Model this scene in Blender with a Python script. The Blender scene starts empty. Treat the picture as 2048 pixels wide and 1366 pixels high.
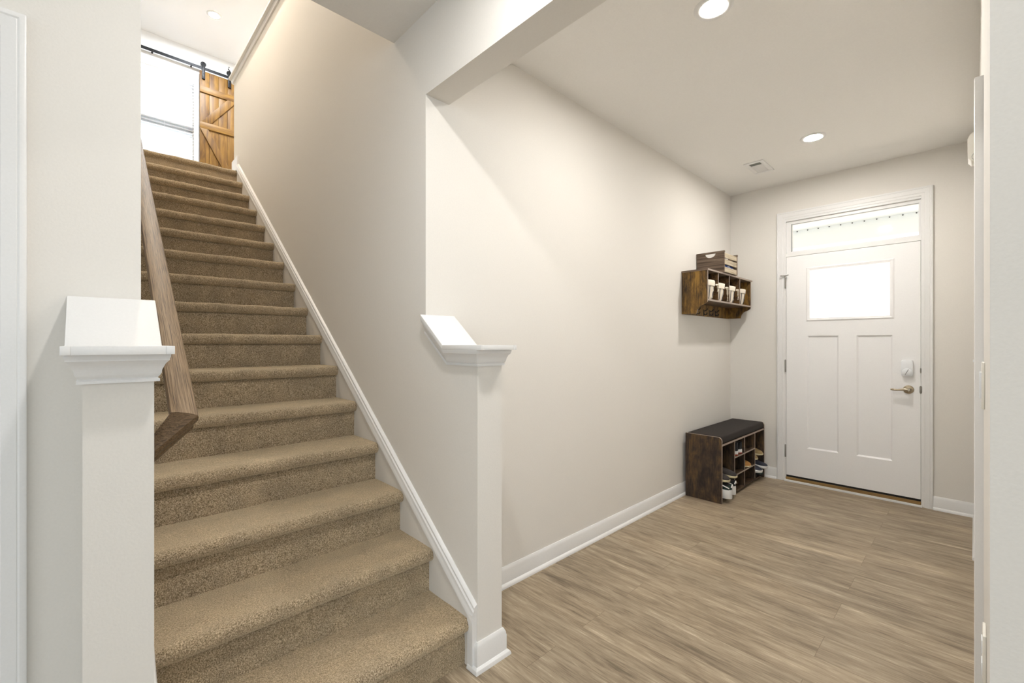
import bpy, bmesh, math, random
from mathutils import Vector, Matrix, noise

S = bpy.context.scene
COL = S.collection
rnd = random.Random(7)

# ------------------------------------------------------------------ camera, world, exposure
CAM_Z = 1.274
cd = bpy.data.cameras.new('camera'); cam = bpy.data.objects.new('camera', cd); COL.objects.link(cam)
cam.location = (0, 0, CAM_Z)
cam.rotation_euler = (math.pi/2, 0, 0.807637)
cd.sensor_width = 36.0; cd.lens = 885.0/2048*36.0
cd.shift_y = 4.66/2048
cd.clip_start = 0.05
S.camera = cam

W = bpy.data.worlds.new('daylight'); S.world = W; W.use_nodes = True
bg = W.node_tree.nodes['Background']
bg.inputs['Color'].default_value = (0.85, 0.935, 1.0, 1)
bg.inputs['Strength'].default_value = 0.80
sl = bpy.data.lights.new('sun', 'SUN'); sun = bpy.data.objects.new('sun', sl); COL.objects.link(sun)
sl.energy = 7.0; sl.angle = 0.01; sl.color = (1.0, 0.97, 0.93)
sun.rotation_euler = Vector((0.42, 0.12, -0.90)).to_track_quat('-Z', 'Y').to_euler(); sun.location = (-6, 8, 12)
S.view_settings.view_transform = 'Standard'; S.view_settings.look = 'None'
S.view_settings.exposure = 1.28; S.view_settings.gamma = 1.0
S.view_settings.use_curve_mapping = False
LAMP_FOYER = 246.0
LAMP_ROOM = 225.0
LAMP_UP = 1000.0
FILL_STAIR = 700.0
FILL_REAR = 70.0
UP_COL = (0.88, 0.94, 1.0)
LAMP_COL = (1.0, 0.965, 0.92)
ROOM_COL = (1.0, 0.985, 0.965)

# ------------------------------------------------------------------ plan (metres)
XL = -1.712            # left wall of the foyer / of the near room
YS = 1.099             # stair side face of the wall between stairs and foyer
TW = 0.128             # thickness of that wall
YL = 0.112             # stair side face of the left stair wall
YD = 4.705             # front door wall
XR = 0.0178            # right wall of the foyer
ZC = 2.772             # ceiling
ZU = 3.04              # upper floor
ZU2 = 5.48             # upper ceiling
XP = -1.344            # end of both half walls
XW = -7.70             # upper window wall

# ------------------------------------------------------------------ materials
def new_mat(name):
    m = bpy.data.materials.new(name); m.use_nodes = True
    nt = m.node_tree
    return m, nt, nt.nodes['Principled BSDF']

def N(nt, t, **kw):
    n = nt.nodes.new(t)
    for k, v in kw.items():
        if k in n.inputs: n.inputs[k].default_value = v
        else: setattr(n, k, v)
    return n

def ramp(nt, stops, interp='LINEAR'):
    r = nt.nodes.new('ShaderNodeValToRGB'); r.color_ramp.interpolation = interp
    e = r.color_ramp.elements
    while len(e) < len(stops): e.new(0.5)
    for i, (p, c) in enumerate(stops):
        e[i].position = p; e[i].color = (c[0], c[1], c[2], 1)
    return r

def srgb(r, g, b):
    def f(u):
        u /= 255.0
        return u/12.92 if u <= 0.04045 else ((u+0.055)/1.055)**2.4
    return (f(r), f(g), f(b))

def plain(name, col, rough=0.5, metal=0.0, bump=0.0, bscale=200.0, spec=None):
    m, nt, b = new_mat(name)
    b.inputs['Base Color'].default_value = (*col, 1)
    b.inputs['Roughness'].default_value = rough
    b.inputs['Metallic'].default_value = metal
    if spec is not None: b.inputs['Specular IOR Level'].default_value = spec
    tc = N(nt, 'ShaderNodeTexCoord')
    n = N(nt, 'ShaderNodeTexNoise', Scale=bscale, Detail=2.0)
    nt.links.new(tc.outputs['Object'], n.inputs['Vector'])
    mx = N(nt, 'ShaderNodeMixRGB'); mx.blend_type = 'MULTIPLY'; mx.inputs[0].default_value = 0.06
    mx.inputs[1].default_value = (*col, 1)
    nt.links.new(n.outputs['Fac'], mx.inputs[2]); nt.links.new(mx.outputs[0], b.inputs['Base Color'])
    if bump:
        bp = N(nt, 'ShaderNodeBump', Strength=bump, Distance=0.002)
        nt.links.new(n.outputs['Fac'], bp.inputs['Height']); nt.links.new(bp.outputs[0], b.inputs['Normal'])
    return m

def emit(name, col, strength):
    m, nt, b = new_mat(name)
    b.inputs['Base Color'].default_value = (0.9, 0.9, 0.9, 1)
    b.inputs['Emission Color'].default_value = (*col, 1)
    b.inputs['Emission Strength'].default_value = strength
    return m

def glass_mat(name, tint=(0.97, 0.965, 0.96), gloss=0.06):
    m, nt, b = new_mat(name)
    nt.nodes.remove(b)
    tr = N(nt, 'ShaderNodeBsdfTransparent'); tr.inputs[0].default_value = (*tint, 1)
    gl = N(nt, 'ShaderNodeBsdfGlossy'); gl.inputs['Roughness'].default_value = 0.03
    mx = N(nt, 'ShaderNodeMixShader'); mx.inputs[0].default_value = gloss
    nt.links.new(tr.outputs[0], mx.inputs[1]); nt.links.new(gl.outputs[0], mx.inputs[2])
    nt.links.new(mx.outputs[0], nt.nodes['Material Output'].inputs['Surface'])
    return m

def frosted_mat(name):
    m, nt, b = new_mat(name)
    nt.nodes.remove(b)
    tr = N(nt, 'ShaderNodeBsdfTranslucent'); tr.inputs[0].default_value = (0.92, 0.95, 0.96, 1)
    t2 = N(nt, 'ShaderNodeBsdfTransparent'); t2.inputs[0].default_value = (0.95, 0.97, 0.98, 1)
    mx = N(nt, 'ShaderNodeMixShader'); mx.inputs[0].default_value = 0.75
    nt.links.new(tr.outputs[0], mx.inputs[1]); nt.links.new(t2.outputs[0], mx.inputs[2])
    nt.links.new(mx.outputs[0], nt.nodes['Material Output'].inputs['Surface'])
    return m

def wood(name, cols, axis='X', grain=60.0, along=2.0, rough=0.45, contrast=(0.3, 0.72), knots=0.0, knotcol=(0.05, 0.03, 0.015), spec=0.4, rot=0.0):
    """streaky wood: noise stretched along AXIS of the object"""
    m, nt, b = new_mat(name)
    tc = N(nt, 'ShaderNodeTexCoord'); mp = N(nt, 'ShaderNodeMapping')
    sc = [grain]*3; sc['XYZ'.index(axis)] = along
    mp.inputs['Scale'].default_value = sc
    rt = N(nt, 'ShaderNodeMapping'); rt.inputs['Rotation'].default_value = (0, rot, 0)
    nt.links.new(tc.outputs['Object'], rt.inputs['Vector'])
    nt.links.new(rt.outputs[0], mp.inputs['Vector'])
    n = N(nt, 'ShaderNodeTexNoise', Scale=1.0, Detail=6.0, Roughness=0.62, Distortion=0.6)
    nt.links.new(mp.outputs[0], n.inputs['Vector'])
    st = [(contrast[0] + (contrast[1]-contrast[0])*i/(len(cols)-1), c) for i, c in enumerate(cols)]
    r = ramp(nt, st); nt.links.new(n.outputs['Fac'], r.inputs[0])
    out = r.outputs[0]
    if knots:
        k = N(nt, 'ShaderNodeTexNoise', Scale=7.0, Detail=3.0, Roughness=0.6)
        mp2 = N(nt, 'ShaderNodeMapping'); s2 = [1.0]*3; s2['XYZ'.index(axis)] = 0.45
        mp2.inputs['Scale'].default_value = s2
        nt.links.new(tc.outputs['Object'], mp2.inputs['Vector']); nt.links.new(mp2.outputs[0], k.inputs['Vector'])
        kr = ramp(nt, [(0.56, (0, 0, 0)), (0.70, (1, 1, 1))]); nt.links.new(k.outputs['Fac'], kr.inputs[0])
        ml = N(nt, 'ShaderNodeMath', operation='MULTIPLY'); ml.inputs[1].default_value = knots
        nt.links.new(kr.outputs[0], ml.inputs[0])
        mx = N(nt, 'ShaderNodeMixRGB'); nt.links.new(ml.outputs[0], mx.inputs[0])
        nt.links.new(out, mx.inputs[1]); mx.inputs[2].default_value = (*knotcol, 1)
        out = mx.outputs[0]
    nt.links.new(out, b.inputs['Base Color'])
    b.inputs['Roughness'].default_value = rough
    b.inputs['Specular IOR Level'].default_value = spec
    bp = N(nt, 'ShaderNodeBump', Strength=0.25, Distance=0.002)
    nt.links.new(n.outputs['Fac'], bp.inputs['Height']); nt.links.new(bp.outputs[0], b.inputs['Normal'])
    return m

def floor_mat():
    m, nt, b = new_mat('vinyl_plank')
    tc = N(nt, 'ShaderNodeTexCoord')
    br = N(nt, 'ShaderNodeTexBrick')
    br.offset = 0.37; br.offset_frequency = 2; br.squash = 1.0
    br.inputs['Scale'].default_value = 1.0
    br.inputs['Brick Width'].default_value = 1.22; br.inputs['Row Height'].default_value = 0.178
    br.inputs['Mortar Size'].default_value = 0.0009; br.inputs['Mortar Smooth'].default_value = 0.2
    br.inputs['Color1'].default_value = (0, 0, 0, 1); br.inputs['Color2'].default_value = (1, 1, 1, 1)
    br.inputs['Mortar'].default_value = (0.5, 0.5, 0.5, 1)
    nt.links.new(tc.outputs['Object'], br.inputs['Vector'])
    mulw = N(nt, 'ShaderNodeMath', operation='MULTIPLY'); mulw.inputs[1].default_value = 37.0
    nt.links.new(br.outputs['Color'], mulw.inputs[0])
    def grain(sx, sy, det, rough, dist):
        mp = N(nt, 'ShaderNodeMapping'); mp.inputs['Scale'].default_value = (sx, sy, 1)
        nt.links.new(tc.outputs['Object'], mp.inputs['Vector'])
        n = N(nt, 'ShaderNodeTexNoise', Scale=1.0, Detail=det, Roughness=rough, Distortion=dist)
        n.noise_dimensions = '4D'
        nt.links.new(mp.outputs[0], n.inputs['Vector']); nt.links.new(mulw.outputs[0], n.inputs['W'])
        return n
    g1 = grain(4.2, 48, 6, 0.68, 1.3)
    g2 = grain(14.0, 260, 3, 0.6, 0.3)
    g3 = grain(2.2, 13, 3, 0.55, 0.7)
    a = N(nt, 'ShaderNodeMixRGB'); a.inputs[0].default_value = 0.36
    nt.links.new(g1.outputs['Fac'], a.inputs[1]); nt.links.new(g2.outputs['Fac'], a.inputs[2])
    a2 = N(nt, 'ShaderNodeMixRGB'); a2.inputs[0].default_value = 0.36
    nt.links.new(a.outputs[0], a2.inputs[1]); nt.links.new(g3.outputs['Fac'], a2.inputs[2])
    r = ramp(nt, [(0.30, srgb(82, 72, 58)), (0.40, srgb(122, 108, 89)), (0.49, srgb(156, 140, 118)), (0.57, srgb(178, 162, 138)), (0.68, srgb(226, 213, 192))])
    nt.links.new(a2.outputs[0], r.inputs[0])
    # plank to plank tone
    tone = ramp(nt, [(0.0, (0.90, 0.90, 0.905)), (1.0, (1.05, 1.04, 1.03))]); nt.links.new(br.outputs['Color'], tone.inputs[0])
    mt = N(nt, 'ShaderNodeMixRGB'); mt.blend_type = 'MULTIPLY'; mt.inputs[0].default_value = 1.0
    nt.links.new(r.outputs[0], mt.inputs[1]); nt.links.new(tone.outputs[0], mt.inputs[2])
    seam = N(nt, 'ShaderNodeMixRGB'); nt.links.new(br.outputs['Fac'], seam.inputs[0])
    nt.links.new(mt.outputs[0], seam.inputs[1]); seam.inputs[2].default_value = (*srgb(122, 107, 87), 1)
    nt.links.new(seam.outputs[0], b.inputs['Base Color'])
    b.inputs['Roughness'].default_value = 0.42
    b.inputs['Specular IOR Level'].default_value = 0.3
    bp = N(nt, 'ShaderNodeBump', Strength=0.12, Distance=0.001)
    nt.links.new(a.outputs[0], bp.inputs['Height']); nt.links.new(bp.outputs[0], b.inputs['Normal'])
    return m

def carpet_mat():
    m, nt, b = new_mat('beige_carpet')
    tc = N(nt, 'ShaderNodeTexCoord')
    n = N(nt, 'ShaderNodeTexNoise', Scale=260.0, Detail=2.5, Roughness=0.65)
    nt.links.new(tc.outputs['Object'], n.inputs['Vector'])
    v = N(nt, 'ShaderNodeTexVoronoi', Scale=300.0); v.inputs['Randomness'].default_value = 1.0
    nt.links.new(tc.outputs['Object'], v.inputs['Vector'])
    big = N(nt, 'ShaderNodeTexNoise', Scale=9.0, Detail=3.0, Roughness=0.55)
    nt.links.new(tc.outputs['Object'], big.inputs['Vector'])
    r = ramp(nt, [(0.32, srgb(100, 86, 66)), (0.45, srgb(160, 141, 114)), (0.55, srgb(194, 174, 145)), (0.68, srgb(230, 212, 184))])
    nt.links.new(n.outputs['Fac'], r.inputs[0])
    gap = ramp(nt, [(0.0, (1.12, 1.12, 1.12)), (0.45, (0.95, 0.95, 0.95)), (0.8, (0.55, 0.53, 0.5))]); nt.links.new(v.outputs['Distance'], gap.inputs[0])
    m1 = N(nt, 'ShaderNodeMixRGB'); m1.blend_type = 'MULTIPLY'; m1.inputs[0].default_value = 0.55
    nt.links.new(r.outputs[0], m1.inputs[1]); nt.links.new(gap.outputs[0], m1.inputs[2])
    br = ramp(nt, [(0.35, (0.86, 0.86, 0.87)), (0.65, (1.08, 1.07, 1.05))]); nt.links.new(big.outputs['Fac'], br.inputs[0])
    m2 = N(nt, 'ShaderNodeMixRGB'); m2.blend_type = 'MULTIPLY'; m2.inputs[0].default_value = 1.0
    nt.links.new(m1.outputs[0], m2.inputs[1]); nt.links.new(br.outputs[0], m2.inputs[2])
    nt.links.new(m2.outputs[0], b.inputs['Base Color'])
    b.inputs['Roughness'].default_value = 1.0
    b.inputs['Specular IOR Level'].default_value = 0.05
    b.inputs['Sheen Weight'].default_value = 1.0
    b.inputs['Sheen Roughness'].default_value = 0.45
    b.inputs['Sheen Tint'].default_value = (1.0, 0.84, 0.58, 1)
    bp = N(nt, 'ShaderNodeBump', Strength=0.9, Distance=0.006)
    nt.links.new(n.outputs['Fac'], bp.inputs['Height']); nt.links.new(bp.outputs[0], b.inputs['Normal'])
    return m

def rustic(name, dark, mid, lite, axis='Z', amber=0.5, rough=0.5):
    """mottled distressed laminate"""
    m, nt, b = new_mat(name)
    tc = N(nt, 'ShaderNodeTexCoord'); mp = N(nt, 'ShaderNodeMapping')
    sc = [17.0]*3; sc['XYZ'.index(axis)] = 7.0
    mp.inputs['Scale'].default_value = sc
    nt.links.new(tc.outputs['Object'], mp.inputs['Vector'])
    n1 = N(nt, 'ShaderNodeTexNoise', Scale=1.0, Detail=6.0, Roughness=0.65, Distortion=0.4)
    nt.links.new(mp.outputs[0], n1.inputs['Vector'])
    mp2 = N(nt, 'ShaderNodeMapping'); s2 = [110.0]*3; s2['XYZ'.index(axis)] = 9.0
    mp2.inputs['Scale'].default_value = s2
    nt.links.new(tc.outputs['Object'], mp2.inputs['Vector'])
    n2 = N(nt, 'ShaderNodeTexNoise', Scale=1.0, Detail=4.0, Roughness=0.6)
    nt.links.new(mp2.outputs[0], n2.inputs['Vector'])
    mx = N(nt, 'ShaderNodeMixRGB'); mx.inputs[0].default_value = 0.33
    nt.links.new(n1.outputs['Fac'], mx.inputs[1]); nt.links.new(n2.outputs['Fac'], mx.inputs[2])
    r = ramp(nt, [(0.40, dark), (0.50, mid), (0.62, lite)]); nt.links.new(mx.outputs[0], r.inputs[0])
    nt.links.new(r.outputs[0], b.inputs['Base Color'])
    b.inputs['Roughness'].default_value = rough
    b.inputs['Specular IOR Level'].default_value = 0.3
    return m

WALL = plain('wall_paint', srgb(229, 225, 218), 0.85, bump=0.12, bscale=160, spec=0.2)
CEIL = plain('ceiling_paint', srgb(242, 240, 236), 0.9, bump=0.10, bscale=120, spec=0.15)
CEILW = plain('ceiling_white_paint', srgb(244, 245, 247), 0.9, spec=0.15)
TRIM = plain('white_trim_paint', srgb(233, 232, 230), 0.35, spec=0.4)
DOORW = plain('white_door_paint', srgb(243, 242, 241), 0.4, spec=0.4)
FLOOR = floor_mat()
CARPET = carpet_mat()
OAK = wood('stained_oak', [srgb(46, 33, 20), srgb(112, 90, 64), srgb(134, 111, 84), srgb(148, 126, 99)], 'X', 620, 9.0, 0.48, (0.36, 0.64), spec=0.5, rot=-math.atan2(0.19, 0.254))
OAKY = wood('stained_oak_cross', [srgb(44, 32, 20), srgb(92, 72, 50), srgb(122, 99, 73)], 'Y', 500, 9, 0.26, (0.30, 0.68), spec=0.5)
PINE = wood('amber_pine', [srgb(66, 42, 15), srgb(104, 71, 25), srgb(124, 89, 34), srgb(142, 106, 46)], 'Z', 26, 2.2, 0.5, (0.28, 0.72), 0.75, srgb(70, 42, 18))
PINEY = wood('amber_pine_cross', [srgb(70, 45, 17), srgb(112, 78, 28), srgb(132, 96, 38), srgb(148, 112, 50)], 'Y', 26, 2.2, 0.5, (0.28, 0.72), 0.6, srgb(70, 42, 18))
RDARK = rustic('dark_rustic_laminate', srgb(44, 37, 33), srgb(70, 56, 45), srgb(102, 80, 52), 'Z')
RDARKIN = rustic('dark_rustic_inside', srgb(42, 34, 29), srgb(70, 56, 44), srgb(96, 76, 54), 'Z')
REDGE = plain('laminate_edge', srgb(158, 142, 128), 0.5)
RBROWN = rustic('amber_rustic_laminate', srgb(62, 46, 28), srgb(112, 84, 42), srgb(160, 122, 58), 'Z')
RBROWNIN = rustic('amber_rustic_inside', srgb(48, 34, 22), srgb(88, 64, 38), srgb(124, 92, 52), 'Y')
CRATE = wood('grey_brown_crate_wood', [srgb(72, 58, 46), srgb(112, 94, 78), srgb(140, 122, 104)], 'X', 70, 4, 0.7, (0.3, 0.7))
CRATES = wood('pale_slat_wood', [srgb(132, 118, 96), srgb(172, 158, 134), srgb(190, 178, 156)], 'Y', 70, 4, 0.7, (0.3, 0.7))
BLACKM = plain('black_metal', srgb(34, 34, 36), 0.45, 0.6)
NICKEL = plain('satin_nickel', srgb(178, 166, 146), 0.28, 1.0)
STEEL = plain('brushed_steel', srgb(150, 146, 140), 0.4, 0.9)
BLACK = plain('black_rubber', srgb(24, 22, 20), 0.8)
PLAST = plain('white_plastic', srgb(238, 240, 242), 0.35, spec=0.5)
PLASTW = plain('warm_white_plastic', srgb(236, 232, 222), 0.4, spec=0.5)
GREYP = plain('grey_plastic', srgb(150, 152, 152), 0.5)
DUCTSHADE = plain('duct_shade_grey', srgb(120, 122, 116), 0.9)  # grey that stands in for the shade in the vent duct
THRESH = wood('oak_threshold', [srgb(120, 92, 52), srgb(160, 128, 78)], 'X', 60, 3, 0.45)
CUSH = plain('black_linen', srgb(46, 40, 37), 0.95, bump=0.6, bscale=500)
CANVAS = plain('cream_canvas', srgb(226, 216, 198), 0.95, bump=0.4, bscale=300)
CANVASC = plain('cream_cuff', srgb(234, 225, 208), 0.95, bump=0.4, bscale=300)
PIPING = plain('grey_blue_piping', srgb(74, 76, 84), 0.9)
CHAR = plain('charcoal_suede', srgb(58, 52, 50), 0.95, bump=0.3, bscale=400)
BLACKC = plain('black_canvas', srgb(30, 32, 34), 0.9, bump=0.3, bscale=400)
GREENC = plain('dark_green_suede', srgb(34, 50, 46), 0.95)
NAVY = plain('navy_knit', srgb(46, 48, 60), 0.9, bump=0.3, bscale=400)
SOLEW = plain('white_sole', srgb(228, 228, 226), 0.6)
SOLEC = plain('cream_sole', srgb(206, 196, 160), 0.7)
SOLER = plain('red_rubber', srgb(176, 62, 34), 0.6)
TAN = plain('tan_boot_suede', srgb(150, 128, 88), 0.95, bump=0.3, bscale=300)
SLIP = plain('caramel_fleece', srgb(166, 120, 66), 1.0, bump=0.8, bscale=200)
BLUEP = None
WHITEC = plain('white_cotton', srgb(232, 230, 226), 0.95)
SOFFIT = plain('white_soffit', srgb(240, 242, 240), 0.6)
CONC = plain('porch_concrete', srgb(206, 196, 180), 0.9)
BLIND = plain('white_blind_slat', srgb(240, 242, 244), 0.5)
VINYLG = plain('grey_sash_vinyl', srgb(176, 182, 186), 0.5)
GLASS = glass_mat('clear_glass')
FROST = frosted_mat('frosted_glass')

def blue_pattern():
    m, nt, b = new_mat('blue_floral_cotton')
    tc = N(nt, 'ShaderNodeTexCoord')
    n = N(nt, 'ShaderNodeTexVoronoi', Scale=38.0)
    nt.links.new(tc.outputs['Object'], n.inputs['Vector'])
    r = ramp(nt, [(0.30, srgb(226, 234, 242)), (0.44, srgb(44, 70, 140))], 'LINEAR'); nt.links.new(n.outputs['Distance'], r.inputs[0])
    nt.links.new(r.outputs[0], b.inputs['Base Color']); b.inputs['Roughness'].default_value = 0.95
    return m
BLUEP = blue_pattern()

# ------------------------------------------------------------------ mesh helpers
class MB:
    def __init__(s): s.bm = bmesh.new()
    def box(s, x0, x1, y0, y1, z0, z1, bev=0.0, seg=2):
        r = bmesh.ops.create_cube(s.bm, size=1.0)
        vs = r['verts']
        for v in vs:
            v.co = Vector((x0 if v.co.x < 0 else x1, y0 if v.co.y < 0 else y1, z0 if v.co.z < 0 else z1))
        if bev > 0:
            es = list({e for v in vs for e in v.link_edges})
            bmesh.ops.bevel(s.bm, geom=es, offset=bev, segments=seg, affect='EDGES', profile=0.5)
        return s
    def prism(s, pts, axis, a, b, bev=0.0, seg=2):
        """polygon PTS in the two other axes (order x,y,z without AXIS), extruded from a to b"""
        def mk(p, t):
            if axis == 'X': return (t, p[0], p[1])
            if axis == 'Y': return (p[0], t, p[1])
            return (p[0], p[1], t)
        va = [s.bm.verts.new(mk(p, a)) for p in pts]; vb = [s.bm.verts.new(mk(p, b)) for p in pts]
        n = len(pts)
        fs = [s.bm.faces.new(va), s.bm.faces.new(list(reversed(vb)))]
        for i in range(n):
            fs.append(s.bm.faces.new((va[i], vb[i], vb[(i+1) % n], va[(i+1) % n])))
        if bev > 0:
            es = list({e for f in fs[:2] for e in f.edges})
            bmesh.ops.bevel(s.bm, geom=es, offset=bev, segments=seg, affect='EDGES', profile=0.5)
        return s
    def loft(s, rings, cap=True, closed=True):
        rows = [[s.bm.verts.new(p) for p in r] for r in rings]
        n = len(rows[0])
        for a, b in zip(rows[:-1], rows[1:]):
            for i in range(n if closed else n-1):
                s.bm.faces.new((a[i], a[(i+1) % n], b[(i+1) % n], b[i]))
        if cap and closed:
            s.bm.faces.new(list(reversed(rows[0]))); s.bm.faces.new(rows[-1])
        return s
    def lathe(s, prof, c=(0, 0, 0), axis='Z', n=32, cap=True):
        """PROF: (radius, height) pairs"""
        rings = []
        for r, h in prof:
            ring = []
            for i in range(n):
                a = 2*math.pi*i/n; u, v = r*math.cos(a), r*math.sin(a)
                if axis == 'Z': p = (c[0]+u, c[1]+v, c[2]+h)
                elif axis == 'Y': p = (c[0]+u, c[1]+h, c[2]+v)
                else: p = (c[0]+h, c[1]+u, c[2]+v)
                ring.append(p)
            rings.append(ring)
        return s.loft(rings, cap)
    def tube(s, pts, r, n=10, cap=True, flat=1.0):
        pts = [Vector(p) for p in pts]; rings = []
        up0 = Vector((0, 0, 1))
        for i, p in enumerate(pts):
            t = (pts[min(i+1, len(pts)-1)] - pts[max(i-1, 0)]).normalized()
            u = t.cross(up0)
            if u.length < 1e-4: u = t.cross(Vector((1, 0, 0)))
            u.normalize(); v = u.cross(t)
            rr = r[i] if isinstance(r, (list, tuple)) else r
            rings.append([p + u*rr*math.cos(2*math.pi*k/n) + v*rr*flat*math.sin(2*math.pi*k/n) for k in range(n)])
        return s.loft(rings, cap)
    def sweep(s, prof, path, ref):
        """PROF: list of (a,b) offsets; PATH: list of (point, dirA, dirB)"""
        rings = []
        for p, da, db in path:
            p, da, db = Vector(p), Vector(da), Vector(db)
            rings.append([p + da*a + db*b for a, b in prof])
        return s.loft(rings)
    def build(s, name, mat, parent=None, smooth=None, fix=True):
        bm = s.bm
        if fix: bmesh.ops.recalc_face_normals(bm, faces=bm.faces[:])
        me = bpy.data.meshes.new(name); bm.to_mesh(me); bm.free()
        o = bpy.data.objects.new(name, me); COL.objects.link(o)
        mats = mat if isinstance(mat, (list, tuple)) else [mat]
        for q in mats: me.materials.append(q)
        if smooth is not None:
            for p in me.polygons: p.use_smooth = True
            try: me.set_sharp_from_angle(angle=math.radians(smooth))
            except Exception: pass
        if parent is not None: o.parent = parent
        return o

def face_mat(o, test, idx=1):
    for p in o.data.polygons:
        if test(p.normal, p.center): p.material_index = idx
    return o

def tag(o, label=None, cat=None, group=None, kind=None):
    if label: o['label'] = label
    if cat: o['category'] = cat
    if group: o['group'] = group
    if kind: o['kind'] = kind
    return o

def thing(name, label, cat, loc, rz=0.0, group=None):
    o = bpy.data.objects.new(name, None); COL.objects.link(o)
    o.empty_display_size = 0.05
    o.location = loc; o.rotation_euler = (0, 0, rz)
    return tag(o, label, cat, group)

def struct(name, mb, mat, smooth=None, label=None):
    o = mb.build(name, mat, None, smooth); o['kind'] = 'structure'
    if label: o['label'] = label
    return o

def part(name, mb, mat, parent, smooth=None, world=False):
    """WORLD: the mesh was drawn in world coordinates; move it under the parent's frame"""
    if world:
        root = parent; M = Matrix.Identity(4)
        chain = []
        while root is not None: chain.append(root); root = root.parent
        for c in reversed(chain):
            M = M @ (Matrix.Translation(c.location) @ c.rotation_euler.to_matrix().to_4x4())
        bmesh.ops.transform(mb.bm, matrix=M.inverted(), verts=mb.bm.verts[:])
    return mb.build(name, mat, parent, smooth)

# ================================================================== SETTING
# ---- floor
mb = MB(); mb.prism([(-1.9, -5.0), (4.5, -5.0), (4.5, 1.2), (0.12, 1.2), (0.12, 4.86), (-1.9, 4.86)], 'Z', -0.12, 0.0)
struct('floor', mb, FLOOR)
# ---- ceiling of the lower storey (its free edge over the stairs is the edge of the stairwell)
mb = MB(); mb.prism([(-1.84, -5.0), (4.5, -5.0), (4.5, 1.2), (0.12, 1.2), (0.12, 4.86), (-1.84, 4.86), (-1.84, YS+0.03), (-2.0, YS+0.03), (-2.0, YL-0.03), (-1.84, YL-0.03)], 'Z', ZC, ZU-0.02)
struct('ceiling', mb, CEIL)

# ---- wall between stairs and foyer, with the opening (header over it, half wall in it) and the near wall at the right
SL = 0.19/0.254
CAPZ = 1.25     # underside of the flat cap board
zs = CAPZ + (XP+0.20 - 0) * 0
mb = MB()
mb.prism([(-5.36, 0.0), (XL, 0.0), (XL, ZC), (-2.0, ZC), (-2.0, 4.03), (-5.36, 4.03)], 'Y', YS, YS+TW)
struct('wall_stair_right', mb, WALL)
mb = MB(); mb.box(XL, XR, YS, YS+TW, 2.40, ZC)
struct('wall_header', mb, WALL)
mb = MB(); mb.box(XR, 4.5, YS, YS+TW, 0.0, ZC)
struct('wall_near_right', mb, WALL)
# half walls at both sides of the lowest steps
def half_wall(y0, y1, name):
    mb = MB()
    mb.prism([(XL, 0), (XP, 0), (XP, 1.25), (-1.545, 1.25), (XL, 1.25+0.167*0.80)], 'Y', y0, y1)
    return struct(name, mb, WALL)
half_wall(YS, YS+TW, 'wall_half_right')
half_wall(-0.010, YL, 'wall_half_left')
# ---- left stair wall and left wall of the near room (with a doorway behind its casing)
mb = MB(); mb.box(-5.36, XL-0.12, -0.010, YL, 0.0, ZU2)
struct('wall_stair_left', mb, WALL)
mb = MB()
mb.box(XL-0.12, XL, -0.185, YL, 0, ZC)
mb.box(XL-0.12, XL, -1.02, -0.185, 2.055, ZC)
mb.box(XL-0.12, XL, -5.0, -1.02, 0, ZC)
struct('wall_left', mb, WALL)
# ---- foyer walls
mb = MB(); mb.box(XL-0.12, XL, YS+TW, YD, 0, ZC)
struct('wall_foyer_left', mb, WALL)
DX0, DX1, DZ1 = -1.224, -0.281, 2.43      # rough opening
mb = MB()
mb.box(XL-0.12, DX0, YD, YD+0.15, 0, ZC)
mb.box(DX1, 0.14, YD, YD+0.15, 0, ZC)
mb.box(DX0, DX1, YD, YD+0.15, DZ1, ZC)
struct('wall_door', mb, WALL)
CY0, CY1 = 1.90, 3.69                      # closet opening in the right wall
mb = MB()
mb.box(XR, XR+0.12, YS+TW-0.001, CY0, 0, ZC)
mb.box(XR, XR+0.12, CY1, YD+0.001, 0, ZC)
mb.box(XR, XR+0.12, CY0, CY1, 2.0, ZC)
struct('wall_foyer_right', mb, WALL)

# ---- upper storey
mb = MB(); mb.prism([(-5.2, -1.6), (-7.85, -1.6), (-7.85, 5.0), (-2.0, 5.0), (-2.0, YS+TW), (-5.2, YS+TW)], 'Z', ZU-0.25, ZU-0.012)
struct('floor_upper', mb, CARPET)
mb = MB(); mb.box(-7.9, -1.9, -1.6, 5.0, ZU2, ZU2+0.15)
struct('ceiling_upper', mb, CEILW)
WY0, WY1, WZ0, WZ1 = -0.05, 1.10, 3.62, 5.03
mb = MB()
mb.box(XW-0.15, XW, -1.6, WY0, ZU-0.2, ZU2)
mb.box(XW-0.15, XW, WY1, 5.0, ZU-0.2, ZU2)
mb.box(XW-0.15, XW, WY0, WY1, WZ1, ZU2)
mb.box(XW-0.15, XW, WY0, WY1, ZU-0.2, WZ0)
struct('wall_upper_window', mb, CEILW)
mb = MB(); mb.box(-2.0, -1.88, YL-0.02, 5.0, ZU-0.02, ZU2)
struct('wall_upper_front', mb, WALL)
mb = MB(); mb.box(-7.7, -5.36, -1.6, -1.5, ZU-0.02, ZU2)
struct('wall_upper_left', mb, WALL)
mb = MB(); mb.box(-5.36, -5.26, -1.6, -0.010, ZU-0.02, ZU2)
struct('wall_upper_side', mb, WALL)
# knee wall cap upstairs
mb = MB()
mb.prism([(YS-0.012, 4.005), (YS+TW+0.012, 4.005), (YS+TW+0.020, 4.035), (YS+TW+0.042, 4.035), (YS+TW+0.042, 4.055), (YS-0.042, 4.055), (YS-0.042, 4.035), (YS-0.020, 4.035)], 'X', -5.40, -2.0)
struct('trim_1', mb, TRIM, label='white cap rail on top of the knee wall over the stairs')

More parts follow.
